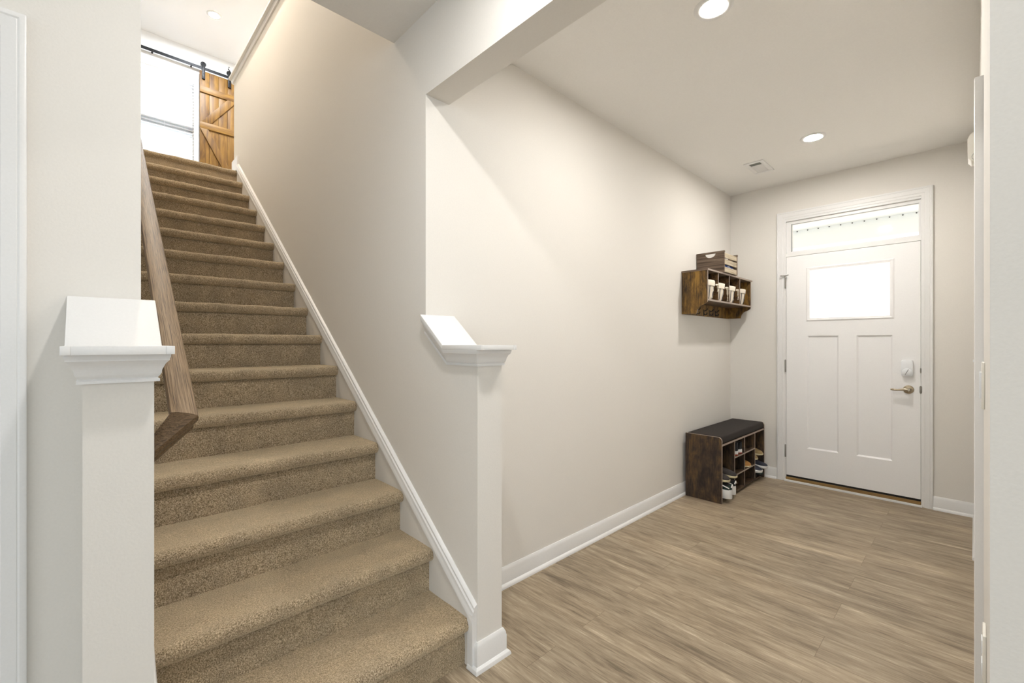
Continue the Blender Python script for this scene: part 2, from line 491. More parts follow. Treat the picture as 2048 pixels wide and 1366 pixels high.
# ---- baseboards
def base_profile(h=0.102):
    # (out from the wall, height): shoe moulding, flat board, moulded top
    return [(0, 0), (0.028, 0), (0.028, 0.006), (0.025, 0.014), (0.018, 0.019), (0.0145, 0.0205), (0.0145, h-0.028), (0.0125, h-0.022), (0.0125, h-0.016), (0.008, h-0.006), (0.005, h), (0, h)]
def baseboard(name, axis, wall, sgn, a, b, h=0.102):
    mb = MB(); P = [(wall+sgn*o, z) for o, z in base_profile(h)]
    mb.prism(P, axis, a, b)
    return struct(name, mb, TRIM, 40)
baseboard('baseboard_foyer_left', 'Y', XL, 1, YS+TW, YD)
baseboard('baseboard_door_left', 'X', YD, -1, XL, -1.291)
baseboard('baseboard_door_right', 'X', YD, -1, -0.221, XR)
baseboard('baseboard_foyer_right', 'Y', XR, -1, 3.757, YD, 0.095)
baseboard('baseboard_near_right', 'X', YS, -1, XR, 4.5)
baseboard('baseboard_left', 'Y', XL, 1, -0.115, -0.010)
# bases of the half walls (end face with short returns)
def post_base(name, y0, y1, left):
    P = base_profile(0.108); ring = []
    path = []
    xb = XP-0.035
    for (o, z) in P: pass
    mb = MB(); rings = []
    for k in range(4):
        r = []
        for o, z in P:
            if k == 0: r.append((xb, y0-o, z))
            elif k == 1: r.append((XP+o, y0-o, z))
            elif k == 2: r.append((XP+o, y1+o, z))
            else: r.append((XL+0.03 if not left else xb, y1+o, z))
        rings.append(r)
    mb.loft(rings)
    return struct(name, mb, TRIM, 30)
post_base('baseboard_half_right', YS, YS+TW, False)
post_base('baseboard_half_left', -0.010, YL, True)

# ---- skirts of the stairs with their moulded top
def skirt(name, side):
    # side +1: right wall (board from YS towards -y); -1: left wall
    t = 0.016
    xe = -1.366
    line = lambda x: 0.205 + SL*(-1.385 - x)      # underside of the moulding
    mb = MB()
    y0, y1 = (YS-t, YS) if side > 0 else (YL, YL+t)
    mb.prism([(xe, 0.0), (xe, line(xe)+0.02), (-5.16, line(-5.16)+0.02), (-5.16, line(-5.16)-0.40), (-1.9, 0.0)], 'Y', y0, y1)
    o = struct(name+'1' if False else name, mb, WALL)
    return o
SKR = skirt('trim_2', 1); SKR['label'] = 'painted skirt board along the right side of the steps'
SKL = skirt('trim_3', -1); SKL['label'] = 'painted skirt board along the left side of the steps'
def skirt_cap(name, side, label):
    d = Vector((-0.254, 0, 0.19)).normalized(); nrm = Vector((0.19, 0, 0.254)).normalized()
    out = Vector((0, -1, 0)) if side > 0 else Vector((0, 1, 0))
    yw = YS if side > 0 else YL
    line = lambda x: 0.205 + SL*(-1.385 - x)
    prof = [(0, 0), (0.020, 0), (0.024, 0.005), (0.024, 0.012), (0.020, 0.020), (0.020, 0.040), (0.015, 0.046), (0.015, 0.054), (0.008, 0.060), (0, 0.062)]
    mb = MB()
    xa, xb = -1.352, -5.15
    rings = []
    for x in (xa, xb):
        r = []
        for o, h in prof:
            p = Vector((x, yw, line(x))) + out*o + nrm*h
            # plumb cuts at both ends
            if x == xa:
                k = (p.x - (xa if h < 0.03 else xa + 0.006))/d.x; p = p - d*k
            else:
                k = (p.x - xb)/d.x; p = p - d*k
            r.append(p)
        rings.append(r)
    mb.loft(rings)
    o = struct(name, mb, TRIM, 30, label)
    return o
skirt_cap('trim_4', 1, 'sloping white moulding up the right wall of the stairs')
skirt_cap('trim_5', -1, 'sloping white moulding up the left wall of the stairs')
mb = MB(); mb.box(-5.375, -5.15, YS-0.018, YS, ZU, ZU+0.135, 0.003)
struct('trim_6', mb, TRIM, label='short white base end at the top of the stairs')
mb = MB(); mb.box(-1.382, XP-0.006, YS-0.022, YS+0.001, 0.0, 0.215)
struct('trim_7', mb, TRIM, label='plumb end of the skirt board beside the lowest step')
mb = MB(); mb.box(-1.382, XP-0.006, YL-0.001, YL+0.022, 0.0, 0.215)
struct('trim_8', mb, TRIM, label='plumb end of the skirt board at the left of the lowest step')

# ---- casing profile swept round an opening
def casing(name, pts, inward, nrm, w=0.068, t=0.019, label=None):
    """PTS: outer corner path; INWARD: for each point the (diagonal) direction to the inner edge; NRM: away from the wall"""
    prof = [(0.0, 0.0), (0.0, 0.017), (0.004, t), (0.012, t), (0.016, 0.0165), (0.018, 0.0175), (0.044, 0.0135), (0.047, 0.011), (0.052, 0.0105), (w-0.003, 0.010), (w, 0.008), (w, 0.0)]
    rings = []
    for p, i in zip(pts, inward):
        rings.append([Vector(p) + Vector(i)*a + Vector(nrm)*b for a, b in prof])
    mb = MB(); mb.loft(rings)
    return struct(name, mb, TRIM, 30, label)
casing('trim_9', [(-1.290, YD, 0), (-1.290, YD, 2.498), (-0.2215, YD, 2.498), (-0.2215, YD, 0)],
       [(1, 0, 0), (1, 0, -1), (-1, 0, -1), (-1, 0, 0)], (0, -1, 0), label='white casing round the front door and transom')
casing('trim_10', [(XL, -0.1165, 0), (XL, -0.1165, 2.123), (XL, -1.09, 2.123), (XL, -1.09, 0)],
       [(0, -1, 0), (0, -1, -1), (0, 1, -1), (0, 1, 0)], (1, 0, 0), label='white casing of the doorway at the left edge')
casing('trim_11', [(XR, 1.83, 0), (XR, 1.83, 2.035), (XR, 3.757, 2.035), (XR, 3.757, 0)],
       [(0, 1, 0), (0, 1, -1), (0, -1, -1), (0, -1, 0)], (-1, 0, 0), w=0.066, label='white casing of the closet in the right wall')
# jambs of the front door with the bar under the transom
mb = MB()
mb.box(DX0-0.001, -1.2165, YD-0.006, YD+0.13, 0.0, DZ1+0.001)
mb.box(-0.2885, DX1+0.001, YD-0.006, YD+0.13, 0.0, DZ1+0.001)
mb.box(-1.2165, -0.2885, YD-0.0055, YD+0.13, 2.412, DZ1+0.001)
mb.box(-1.2165, -0.2885, YD-0.0055, YD+0.13, 2.083, 2.112)
struct('trim_12', mb, TRIM, label='white jamb and transom bar of the front door')
mb = MB(); mb.box(-1.2243, -0.281, YD-0.034, YD+0.02, 0.0, 0.016, 0.003)
struct('trim_13', mb, TRIM, label='white strip in front of the door threshold')
mb = MB(); mb.box(-1.2165, -0.2885, YD-0.016, YD+0.12, 0.016, 0.040, 0.004)
struct('trim_14', mb, THRESH, label='wooden threshold under the front door')

# ---- transom window
def root_struct(name, loc):
    o = bpy.data.objects.new(name, None); COL.objects.link(o); o.location = loc; o['kind'] = 'structure'; return o
w1 = root_struct('window_1', (-0.7525, YD, 2.112)); w1['label'] = 'transom window above the front door'
mb = MB()
y0, y1 = YD+0.012, YD+0.06
mb.box(-1.2165, -1.1745, y0, y1, 2.112, 2.412)
mb.box(-0.304, -0.2885, y0, y1, 2.112, 2.412)
mb.box(-1.1745, -0.304, y0, y1, 2.112, 2.130)
mb.box(-1.1745, -0.304, y0, y1, 2.382, 2.412)
part('window_frame', mb, TRIM, w1, 30, True)
mb = MB(); mb.box(-1.1775, -0.301, y0+0.02, y0+0.026, 2.127, 2.385)
part('glass_pane', mb, GLASS, w1, None, True)
mb = MB()
mb.box(-1.1775, -1.1735, y0-0.002, y0+0.019, 2.127, 2.385); mb.box(-1.1775, -0.301, y0-0.002, y0+0.019, 2.379, 2.383)
part('glazing_gasket', mb, GREYP, w1, None, True)

# ---- front door
d1 = root_struct('door_1', (-0.7525, YD, 0.058)); d1['label'] = 'white front door with frosted window and two tall panels'
FY = 4.698; BY = FY+0.045
mb = MB()
X0, X1, Z0, Z1 = -1.2135, -0.2915, 0.058, 2.079
for a, b, c, d in ((X0, -1.048, Z0, Z1), (-0.459, X1, Z0, Z1), (-1.048, -0.459, Z0, 0.325), (-1.048, -0.459, 1.346, 1.478), (-1.048, -0.459, 1.964, Z1), (-0.8156, -0.691, 0.325, 1.346)):
    mb.box(a, b, FY, BY, c, d)
part('slab', mb, DOORW, d1, None, True)
for a, b in ((-1.048, -0.8156), (-0.691, -0.459)):
    mb = MB()
    # recessed flat panel with a sloped edge
    i = 0.012
    rings = [[(a, FY+0.001, 0.325), (b, FY+0.001, 0.325), (b, FY+0.001, 1.346), (a, FY+0.001, 1.346)],
             [(a+i, FY+0.011, 0.325+i), (b-i, FY+0.011, 0.325+i), (b-i, FY+0.011, 1.346-i), (a+i, FY+0.011, 1.346-i)]]
    mb.loft(rings, cap=False)
    mb.box(a, b, FY+0.011, BY-0.012, 0.325, 1.346)
    part('panel', mb, DOORW, d1, None, True)
mb = MB()
def frame_ring(mb, a, b, c, d, w, y0, y1, y2):
    O = [(a, c), (b, c), (b, d), (a, d)]; I = [(a+w, c+w), (b-w, c+w), (b-w, d-w), (a+w, d-w)]; M_ = [(a+w*.35, c+w*.35), (b-w*.35, c+w*.35), (b-w*.35, d-w*.35), (a+w*.35, d-w*.35)]
    rows = [[(x, y2, z) for x, z in O], [(x, y1, z) for x, z in O], [(x, y0, z) for x, z in M_], [(x, y1-0.002, z) for x, z in I], [(x, y2, z) for x, z in I]]
    mb.loft(rows, cap=False)
frame_ring(mb, -1.056, -0.447, 1.477, 1.966, 0.028, FY-0.007, FY-0.001, FY+0.03)
part('window_frame', mb, DOORW, d1, None, True)
mb = MB(); mb.box(-1.035, -0.470, FY+0.016, FY+0.024, 1.498, 1.945)
part('frosted_pane', mb, FROST, d1, None, True)
mb = MB(); mb.box(X0, X1, FY+0.004, BY, 0.040, 0.0585)
part('door_sweep', mb, BLACK, d1, None, True)
for z0 in (0.222, 1.012, 1.790):
    mb = MB()
    mb.lathe([(0.0065, 0), (0.0065, 0.112), (0.004, 0.116)], (-1.2185, FY-0.006, z0), 'Z', 12)
    mb.box(-1.222, -1.2155, FY-0.004, FY+0.02, z0, z0+0.112)
    h = part('hinge', mb, STEEL, d1, 40, True)
    if z0 > 1.5:
        mb = MB()
        mb.tube([(-1.2185, FY-0.008, z0+0.118), (-1.190, FY-0.030, z0+0.120)], 0.004, 8)
        mb.tube([(-1.2185, FY-0.008, z0+0.118), (-1.246, FY-0.028, z0+0.116)], 0.005, 8)
        mb.lathe([(0.009, 0), (0.009, 0.008)], (-1.246, FY-0.03, z0+0.112), 'Z', 12)
        part('hinge_stop', mb, STEEL, h, 40, True)
# lever handle
mb = MB(); c = (-0.362, FY, 0.912)
mb.lathe([(0.033, 0.0), (0.033, -0.006), (0.028, -0.011), (0.014, -0.014), (0.012, -0.040)], c, 'Y', 28)
hd = part('door_handle', mb, NICKEL, d1, 40, True)
mb = MB()
mb.tube([(-0.362, FY-0.046, 0.912), (-0.385, FY-0.047, 0.914), (-0.410, FY-0.046, 0.909), (-0.435, FY-0.045, 0.906), (-0.455, FY-0.044, 0.909), (-0.466, FY-0.042, 0.910)], [0.012, 0.011, 0.008, 0.0075, 0.0085, 0.007], 12)
part('lever', mb, NICKEL, hd, 50, True)
mb = MB(); mb.lathe([(0.005, -0.0135), (0.005, -0.016)], (-0.350, FY, 0.912), 'Y', 12)
part('keyhole', mb, BLACK, hd, 50, True)
# electronic deadbolt
def rrect(a, b, c, d, r, n=6):
    pts = []
    for cx, cz, s in ((b-r, d-r, 0), (a+r, d-r, 90), (a+r, c+r, 180), (b-r, c+r, 270)):
        for k in range(n+1):
            t = math.radians(s+90*k/n); pts.append((cx+r*math.cos(t), cz+r*math.sin(t)))
    return pts
mb = MB(); mb.prism(rrect(-0.404, -0.336, 1.019, 1.145, 0.011), 'Y', FY-0.027, FY, 0.004)
lk = part('deadbolt_lock', mb, PLAST, d1, 40, True)
mb = MB(); mb.lathe([(0.0285, -0.027), (0.0285, -0.0295), (0.0265, -0.031)], (-0.370, FY, 1.051), 'Y', 32)
kn = part('thumb_turn', mb, PLAST, lk, 40, True)
mb = MB()
u = Vector((0.42, 0, 0.907)); v = Vector((0.907, 0, -0.42)); c = Vector((-0.370, FY-0.0325, 1.051))
mb.loft([[c+u*0.024*s1+v*0.0022*s2+Vector((0, dy, 0)) for s1, s2 in ((-1, -1), (1, -1), (1, 1), (-1, 1))] for dy in (0.003, -0.001)])
k2 = part('thumb_grip', mb, GREYP, lk, None, True)
for z0, z1, r in ((1.045, 1.085, 0.004), (0.885, 0.945, 0.007)):
    mb = MB(); mb.lathe([(r*0.5, z0), (r, z0+0.008), (r, z1-0.008), (r*0.5, z1)], (-0.2905, FY-0.004, 0), 'Z', 10)
    part('strike_plate', mb, STEEL, d1, 40, True)

# ---- left doorway's door and the closet doors in the right wall
d2 = root_struct('door_2', (XL-0.06, -0.6, 0.01)); d2['label'] = 'white door in the doorway at the left edge'
mb = MB(); mb.box(XL-0.075, XL-0.040, -1.00, -0.205, 0.01, 2.04); part('slab', mb, DOORW, d2, None, True)
mb = MB(); mb.box(XL-0.12, XL+0.002, -0.205, -0.184, 0, 2.055); mb.box(XL-0.12, XL+0.002, -1.021, -1.00, 0, 2.055); mb.box(XL-0.12, XL+0.002, -1.0, -0.205, 2.04, 2.056)
part('jamb', mb, TRIM, d2, None, True)
d3 = root_struct('door_3', (XR+0.05, 2.8, 0.01)); d3['label'] = 'white closet door in the right wall'
mb = MB(); mb.box(XR+0.012, XR+0.045, CY0+0.018, CY1-0.018, 0.01, 1.985); part('slab', mb, DOORW, d3, None, True)
mb = MB(); mb.box(XR-0.002, XR+0.12, CY0-0.001, CY0+0.016, 0, 2.0); mb.box(XR-0.002, XR+0.12, CY1-0.016, CY1+0.001, 0, 2.0); mb.box(XR-0.002, XR+0.12, CY0, CY1, 1.987, 2.001)
part('jamb', mb, TRIM, d3, None, True)

# ---- porch outside
mb = MB(); mb.box(-4.0, 3.0, YD+0.15, 7.2, -0.25, -0.10); struct('floor_porch', mb, CONC)
mb = MB(); mb.box(-14.0, 14.0, 7.2, 30.0, -0.30, -0.14); struct('floor_driveway', mb, CONC)
mb = MB()
mb.box(-4.0, 3.0, YD+0.15, 6.5, 2.705, 2.76)
mb.box(-4.0, 3.0, 6.5, 6.66, 2.49, 2.76)
struct('ceiling_porch', mb, SOFFIT)
for k in range(26):
    x = -2.9+0.112*k
    mb = MB(); mb.lathe([(0.007, 0), (0.007, -0.004)], (x, 6.498, 2.697), 'Y', 8)
    o = mb.build('soffit_nail', BLACK); tag(o, 'small dark nail head in a row under the white porch soffit', 'nail', 'nail heads along the porch soffit')

# ================================================================== STAIRS
RUN, RISE = 0.254, 0.19
XR1 = -1.404                                   # face of the lowest riser
NOSE = 0.032
st = thing('staircase', 'carpeted staircase of beige steps climbing between two white half walls', 'staircase', (XR1, (YL+YS)/2, 0))
ya, yb = YL+0.014, YS-0.014
def fuzz(v, s=9.0, a=0.004):
    return a*noise.noise(Vector((v[0]*s, v[1]*s, v[2]*s)))
def step_profile():
    """tread profile from the back of the step over the nose and in under it (dx forward, dz up), nose tip at dx = NOSE"""
    P = []
    r = 0.028
    L = RUN+0.004
    for k in range(9): P.append((-L + (L+NOSE-r-0.012)*k/8.0, 0.0 - 0.0*(k/8.0)))
    for k in range(1, 11):
        a = math.radians(90 - 180*k/10.0)
        P.append((NOSE-r+r*math.cos(a), -r + r*math.sin(a)))
    P.append((0.002, -2*r+0.003)); P.append((-0.012, -2*r+0.003))
    return P
PR = step_profile()
NY = 60
for k in range(16):
    x0 = XR1 - RUN*k; z1 = RISE*(k+1)
    prof = PR
    if k == 15: prof = [(-0.10, 0)] + PR[6:]
    mb = MB(); rings = []
    for j in range(NY+1):
        y = ya + (yb-ya)*j/NY
        e = min(j, NY-j)
        rr = []
        for (dx, dz) in prof:
            p = (x0+dx, y, z1+dz)
            f = fuzz(p, 11, 0.004)+fuzz(p, 60, 0.0022)+fuzz(p, 140, 0.0014)
            k2 = 1.0 if dx > -0.02 else 0.6
            rr.append((p[0]+(f*k2 if dx > 0 else 0), y, p[2]+f*k2*0.8))
        rings.append(rr)
    # open strip of carpet (with its underside) lofted across the step
    mb.loft(rings, cap=True, closed=True)
    part('tread', mb, CARPET, st, 60, True)
    mb = MB(); rows = []
    for j in range(NY+1):
        y = ya + (yb-ya)*j/NY
        rr = []
        for i in range(7):
            z = z1-RISE-0.002 + (RISE-0.050)*i/6.0
            p = (x0, y, z); f = fuzz(p, 10, 0.004)+fuzz(p, 70, 0.0016)
            rr.append((x0+f-0.001, y, z))
        rr += [(x0-0.02, y, z1-0.04), (x0-0.02, y, z1-RISE-0.002)]
        rows.append(rr)
    mb.loft(rows, cap=True, closed=True)
    part('riser', mb, CARPET, st, 60, True)

# ================================================================== HALF WALL CAPS
def half_wall_cap(y0, y1, label):
    yc = (y0+y1)/2; hw = 0.094
    t = thing('half_wall_cap', label, 'wall cap', (-1.42, yc, 1.19), group='caps of the half walls')
    zt = 1.269; th = 0.019
    xk = -1.540                       # kink between flat and sloping board
    xe = -1.287
    m = 0.80
    # flat board with the nosing strips at its sides
    mb = MB(); mb.box(xk-0.002, xe, yc-hw+0.0155, yc+hw-0.0155, zt-th, zt, 0.0006)
    part('flat_board', mb, TRIM, t, 30, True)
    for sy in (-1, 1):
        mb = MB()
        a, b = sorted((yc+sy*hw, yc+sy*(hw-0.0155)))
        mb.box(xk-0.002, xe+0.001, a, b, zt-th, zt, 0.0008)
        part('edge_strip', mb, TRIM, t, 30, True)
    xt = XL+0.002
    dz = (xk-xt)*m
    mb = MB(); mb.prism([(xk, zt), (xt, zt+dz), (xt, zt+dz-th*1.28), (xk, zt-th)], 'Y', yc-hw, yc+hw, 0.0015)
    part('sloping_board', mb, TRIM, t, 30, True)
    # crown moulding round the flat end
    prof = [(0.000, 0.000), (0.010, 0.000), (0.010, 0.006), (0.006, 0.009), (0.010, 0.014), (0.013, 0.020), (0.014, 0.028), (0.020, 0.042), (0.027, 0.050), (0.027, 0.054), (0.029, 0.058), (0.029, 0.064), (0.0, 0.064)]
    zb = zt-th-0.064
    rings = []
    for k in range(4):
        r = []
        for o, h in prof:
            if k == 0: r.append((xk, y0-o, zb+h))
            elif k == 1: r.append((XP+o, y0-o, zb+h))
            elif k == 2: r.append((XP+o, y1+o, zb+h))
            else: r.append((xk, y1+o, zb+h))
        rings.append(r)
    mb = MB(); mb.loft(rings)
    part('crown_moulding', mb, TRIM, t, 35, True)
    # moulding under the sloping board, on both sides
    for sy in (-1, 1):
        rings = []
        yy = y0 if sy < 0 else y1
        for x in (xk, xt):
            rings.append([(x, yy+sy*o, zb+h+(xk-x)*m) for o, h in prof])
        mb = MB(); mb.loft(rings)
        part('sloping_moulding', mb, TRIM, t, 35, True)
    return t
half_wall_cap(YS, YS+TW, 'white cap on the half wall between the stairs and the foyer floor')
half_wall_cap(-0.010, YL, 'white cap on the half wall at the left of the stairs, beside the handrail')

# ================================================================== HANDRAIL
hr = thing('handrail', 'stained oak handrail with a turned down end along the left stair wall', 'handrail', (-1.40, 0.165, 1.08))
def rail_prof():
    # across (0 = wall side .. ), height; moulded section
    w = 0.029
    P = [(-0.019, 0.0), (0.019, 0.0), (0.021, 0.010), (0.020, 0.020), (0.026, 0.026), (w, 0.034), (w, 0.044), (0.026, 0.050), (0.016, 0.053), (0.0, 0.054), (-0.016, 0.053), (-0.026, 0.050), (-w, 0.044), (-w, 0.034), (-0.026, 0.026), (-0.020, 0.020), (-0.021, 0.010)]
    return P
RP = rail_prof()
slope = Vector((-0.254, 0, 0.19)); nrm = Vector((0.19, 0, 0.254)).normalized()
def zrail(x): return 1.118-0.066 + SL*(-1.395-x)
yr = 0.174
mb = MB(); rings = []
for (x, mit) in ((-1.395, True), (-5.15, False)):
    r = []
    for a, h in RP:
        p = Vector((x, yr+a, zrail(x))) + nrm*h
        if mit:                                     # mitre with the return: cut plane through the outer corner
            k = (a-0.029)*0.35
            p += Vector((1, 0, -SL)).normalized()*k
        r.append(p)
    rings.append(r)
mb.loft(rings)
part('rail', mb, OAK, hr, 35, True)
# return: from the mitre back and down to the wall
mb = MB(); rings = []
d2v = Vector((0.03, -0.080, -0.070))
side = Vector((1, 0, -SL)).normalized()
r0 = []
for a, h in RP:
    p = Vector((-1.395, yr+a, zrail(-1.395))) + nrm*h
    p += side*((a-0.029)*0.35); r0.append(p)
r1 = []
for a, h in RP:
    p = Vector((-1.395, yr-0.060, zrail(-1.395)-0.060)) + nrm*h*1.0 + side*(a*1.0-0.004)
    p.y = YL+0.001
    r1.append(p)
mb.loft([r0, r1])
part('rail_return', mb, OAKY, hr, 35, True)
for x in (-1.9, -3.2, -4.6):
    mb = MB()
    mb.tube([(x, YL+0.002, zrail(x)-0.05), (x, YL+0.03, zrail(x)-0.055), (x, yr, zrail(x)-0.03), (x, yr, zrail(x)+0.004)], 0.006, 8)
    mb.lathe([(0.025, 0.001), (0.025, 0.006), (0.01, 0.012)], (x, YL, zrail(x)-0.05), 'Y', 16)
    part('bracket', mb, NICKEL, hr, 40, True)

# ================================================================== RECESSED LIGHTS AND ADDED FILL LAMPS
def downlight(x, y, z, power, label, col=LAMP_COL, r=0.082):
    t = thing('recessed_light', label, 'ceiling light', (x, y, z), group='recessed ceiling lights')
    mb = MB(); mb.lathe([(r*0.66, 0.0), (r*0.66, -0.003), (r*0.72, -0.005), (r*0.96, -0.004), (r, -0.001), (r, 0.0)], (0, 0, 0), 'Z', 40, cap=False)
    part('trim_ring', mb, TRIM, t, 40)
    mb = MB(); mb.lathe([(r*0.67, -0.0015), (r*0.67, -0.003), (0.001, -0.0035)], (0, 0, 0), 'Z', 40)
    part('lens', mb, emit('lamp_glow', col, power), t, 40)
    return t
downlight(-0.804, 2.011, ZC, LAMP_FOYER, 'round recessed light in the foyer ceiling, the larger nearer one')
downlight(-0.810, 3.800, ZC, LAMP_FOYER, 'round recessed light in the foyer ceiling near the front door')
downlight(-6.725, 1.158, ZU2, LAMP_UP, 'round recessed light in the upstairs ceiling above the landing', UP_COL)
downlight(-6.70, 3.10, ZU2, LAMP_UP, 'unseen fill light added to the upstairs ceiling over the loft', UP_COL)  # added to brighten the upper ceiling and wall, out of view
downlight(-4.0, 0.44, ZU2, FILL_STAIR, 'unseen fill light added high above the middle of the stairs', (1.0, 0.86, 0.70))  # made-up lamp that lifts the stair wall and treads, hidden from the camera
downlight(-0.79, 0.60, ZC, LAMP_ROOM, 'round recessed light in the near room ceiling in front of the stairs', ROOM_COL)
downlight(2.0, -3.00, ZC, FILL_REAR, 'unseen fill light added to the near room ceiling right of the camera', (0.95, 0.97, 1.0))  # added out of view for more light from above in the near room
downlight(0.10, -3.00, ZC, FILL_REAR, 'unseen fill light added to the near room ceiling behind the camera', (0.95, 0.97, 1.0))  # second added lamp, unseen, filling the near room from behind

# ================================================================== CEILING VENT
t = thing('ceiling_vent', 'white square air vent in the foyer ceiling', 'vent', (-1.262, 4.10, ZC))
mb = MB()
a, b, c, d = -0.074, 0.074, -0.15, 0.15; w = 0.032
for q in ((a, b, c, c+w), (a, b, d-w, d), (a, a+w, c+w, d-w), (b-w, b, c+w, d-w)):
    mb.box(*q, -0.007, 0.0, 0.002)
part('frame', mb, TRIM, t, 30)
mb = MB(); mb.box(a+w, b-w, c+w, d-w, -0.0015, -0.0005); part('duct_shade_sheet', mb, DUCTSHADE, t)  # flat grey sheet painted as the shaded duct behind the louvers
mb = MB()
for k in range(11):
    y = -0.055 + 0.0155*k
    mb.loft([[(x, y, -0.001), (x, y+0.003, -0.001), (x, y+0.014, -0.007), (x, y+0.011, -0.007)] for x in (a+w, b-w)])
part('louvers', mb, TRIM, t)

# ================================================================== SWITCHES, OUTLET, CHIME (right wall)
t = thing('door_chime', 'white door chime box high on the foyer right wall', 'door chime', (XR, 3.52, 2.345))
mb = MB(); mb.prism([(0.0, -0.078), (-0.030, -0.078), (-0.043, -0.060), (-0.045, 0.045), (-0.036, 0.068), (-0.022, 0.078), (0.0, 0.080)], 'Y', -0.055, 0.055, 0.003)
# prism on axis Y takes (x, z)
ch = part('cover', mb, PLASTW, t, 40)
mb = MB()
for k in range(2):
    x = -0.018-0.010*k
    mb.tube([(x+0.006, -0.0555, -0.040), (x, -0.0556, -0.052), (x+0.001, -0.0556, -0.064), (x+0.006, -0.0555, -0.072)], 0.0012, 6)
part('sound_slot', mb, GREYP, t)
t = thing('light_switch', 'white rocker switch plate on the right wall beside the closet casing', 'light switch', (XR, 1.63, 1.17))
mb = MB(); mb.box(-0.006, 0, -0.036, 0.036, -0.058, 0.058, 0.002); part('switch_plate', mb, PLASTW, t, 30)
mb = MB(); mb.box(-0.010, -0.005, -0.017, 0.017, -0.033, 0.033, 0.001); part('rocker', mb, PLAST, t, 30)
t = thing('light_switch', 'white toggle switch near the front door on the right wall', 'light switch', (XR, 4.22, 1.16))
mb = MB(); mb.box(-0.006, 0, -0.036, 0.036, -0.058, 0.058, 0.002); part('switch_plate', mb, PLASTW, t, 30)
mb = MB(); mb.box(-0.026, -0.005, -0.005, 0.005, -0.006, 0.010, 0.001); part('toggle', mb, PLAST, t, 30)
t = thing('power_outlet', 'white power outlet low on the right wall at the picture bottom', 'outlet', (XR, 1.42, 0.59))
mb = MB(); mb.box(-0.006, 0, -0.036, 0.036, -0.058, 0.058, 0.002); part('outlet_plate', mb, PLASTW, t, 30)
for s in (-1, 1):
    mb = MB(); mb.box(-0.008, -0.005, -0.016, 0.016, s*0.024-0.014, s*0.024+0.014, 0.001); part('socket', mb, PLAST, t, 30)

# ================================================================== UPSTAIRS WINDOW, BLIND, BARN DOOR
w2 = root_struct('window_2', (XW, (WY0+WY1)/2, WZ0)); w2['label'] = 'upstairs window behind white blinds'
mb = MB()
mb.box(XW-0.09, XW-0.02, WY0, WY0+0.03, WZ0, WZ1); mb.box(XW-0.09, XW-0.02, WY1-0.03, WY1, WZ0, WZ1)
mb.box(XW-0.09, XW-0.02, WY0+0.03, WY1-0.03, WZ1-0.035, WZ1); mb.box(XW-0.09, XW-0.02, WY0+0.03, WY1-0.03, WZ0, WZ0+0.04)
part('window_frame', mb, TRIM, w2, None, True)
mb = MB(); mb.box(XW-0.085, XW-0.03, WY0+0.03, WY1-0.03, 4.262, 4.372, 0.004)
part('meeting_rail', mb, VINYLG, w2, None, True)
mb = MB(); mb.box(XW-0.072, XW-0.066, WY0+0.02, WY1-0.02, WZ0+0.02, WZ1-0.02)
part('glass_pane', mb, GLASS, w2, None, True)
casing('trim_15', [(XW, WY0-0.03, WZ0-0.02), (XW, WY0-0.03, WZ1+0.06), (XW, WY1+0.035, WZ1+0.06), (XW, WY1+0.035, WZ0-0.02)],
       [(0, 1, 0), (0, 1, -1), (0, -1, -1), (0, -1, 0)], (1, 0, 0), w=0.05, label='white casing round the upstairs window')
t = thing('window_blind', 'white slatted blind hanging in the upstairs window', 'blind', (XW-0.02, 0.525, WZ1-0.04))
mb = MB(); mb.box(XW-0.028, XW+0.004, WY0+0.012, WY1-0.012, WZ1-0.055, WZ1-0.005, 0.003); part('headrail', mb, BLIND, t, None, True)
mb = MB()
n = 30
for k in range(n):
    z = WZ1-0.075-0.0435*k
    if z < WZ0+0.03: break
    mb.box(XW-0.032, XW+0.010, WY0+0.015, WY1-0.015, z-0.0012, z+0.0012)
part('slats', mb, BLIND, t, None, True)
mb = MB()
for y in (WY0+0.15, WY1-0.35, WY1-0.12):
    mb.tube([(XW+0.011, y, WZ1-0.05), (XW+0.011, y, WZ0+0.03)], 0.0012, 6)
part('lift_cord', mb, BLIND, t, None, True)

BX = XW+0.055
t = thing('barn_door', 'amber pine sliding barn door with Z bracing and black strap hangers', 'barn door', (BX, 1.37, 3.50))
bz0, bz1, by0, by1 = 3.50, 5.175, 1.141, 1.600
yw = (by1-by0)/4
for k in range(4):
    mb = MB(); mb.box(BX, BX+0.020, by0+yw*k+0.0008, by0+yw*(k+1)-0.0008, bz0, bz1, 0.003)
    part('plank', mb, PINE, t, 30, True)
for z0, z1 in ((4.865, 4.955), (4.352, 4.442), (bz0+0.10, bz0+0.19)):
    mb = MB(); mb.box(BX+0.020, BX+0.038, by0, by1, z0, z1, 0.003); part('cross_rail', mb, PINEY, t, 30, True)
def brace(p, q, w=0.09):
    p, q = Vector(p), Vector(q); d = (q-p).normalized(); v = Vector((d.y, -d.x))*w/2
    mb = MB(); e = 0.001
    L = [(p.x+v.x, p.y+v.y), (q.x+v.x, q.y+v.y), (q.x-v.x, q.y-v.y), (p.x-v.x, p.y-v.y)]
    # clip the ends level with the rails
    def clip(pt, d, z): k = (z-pt[1])/d.y; return (min(max(pt[0]+d.x*k, by0), by1), z)
    za, zb = p.y, q.y
    L = [clip(L[0], d, za), clip(L[1], d, zb), clip(L[2], d, zb), clip(L[3], d, za)]
    mb.prism(L, 'X', BX+0.0201, BX+0.037, 0.002)
    part('brace', mb, PINE, t, 30, True)
brace((1.215, 4.442), (1.535, 4.865))
brace((1.545, bz0+0.19), (1.190, 4.352))
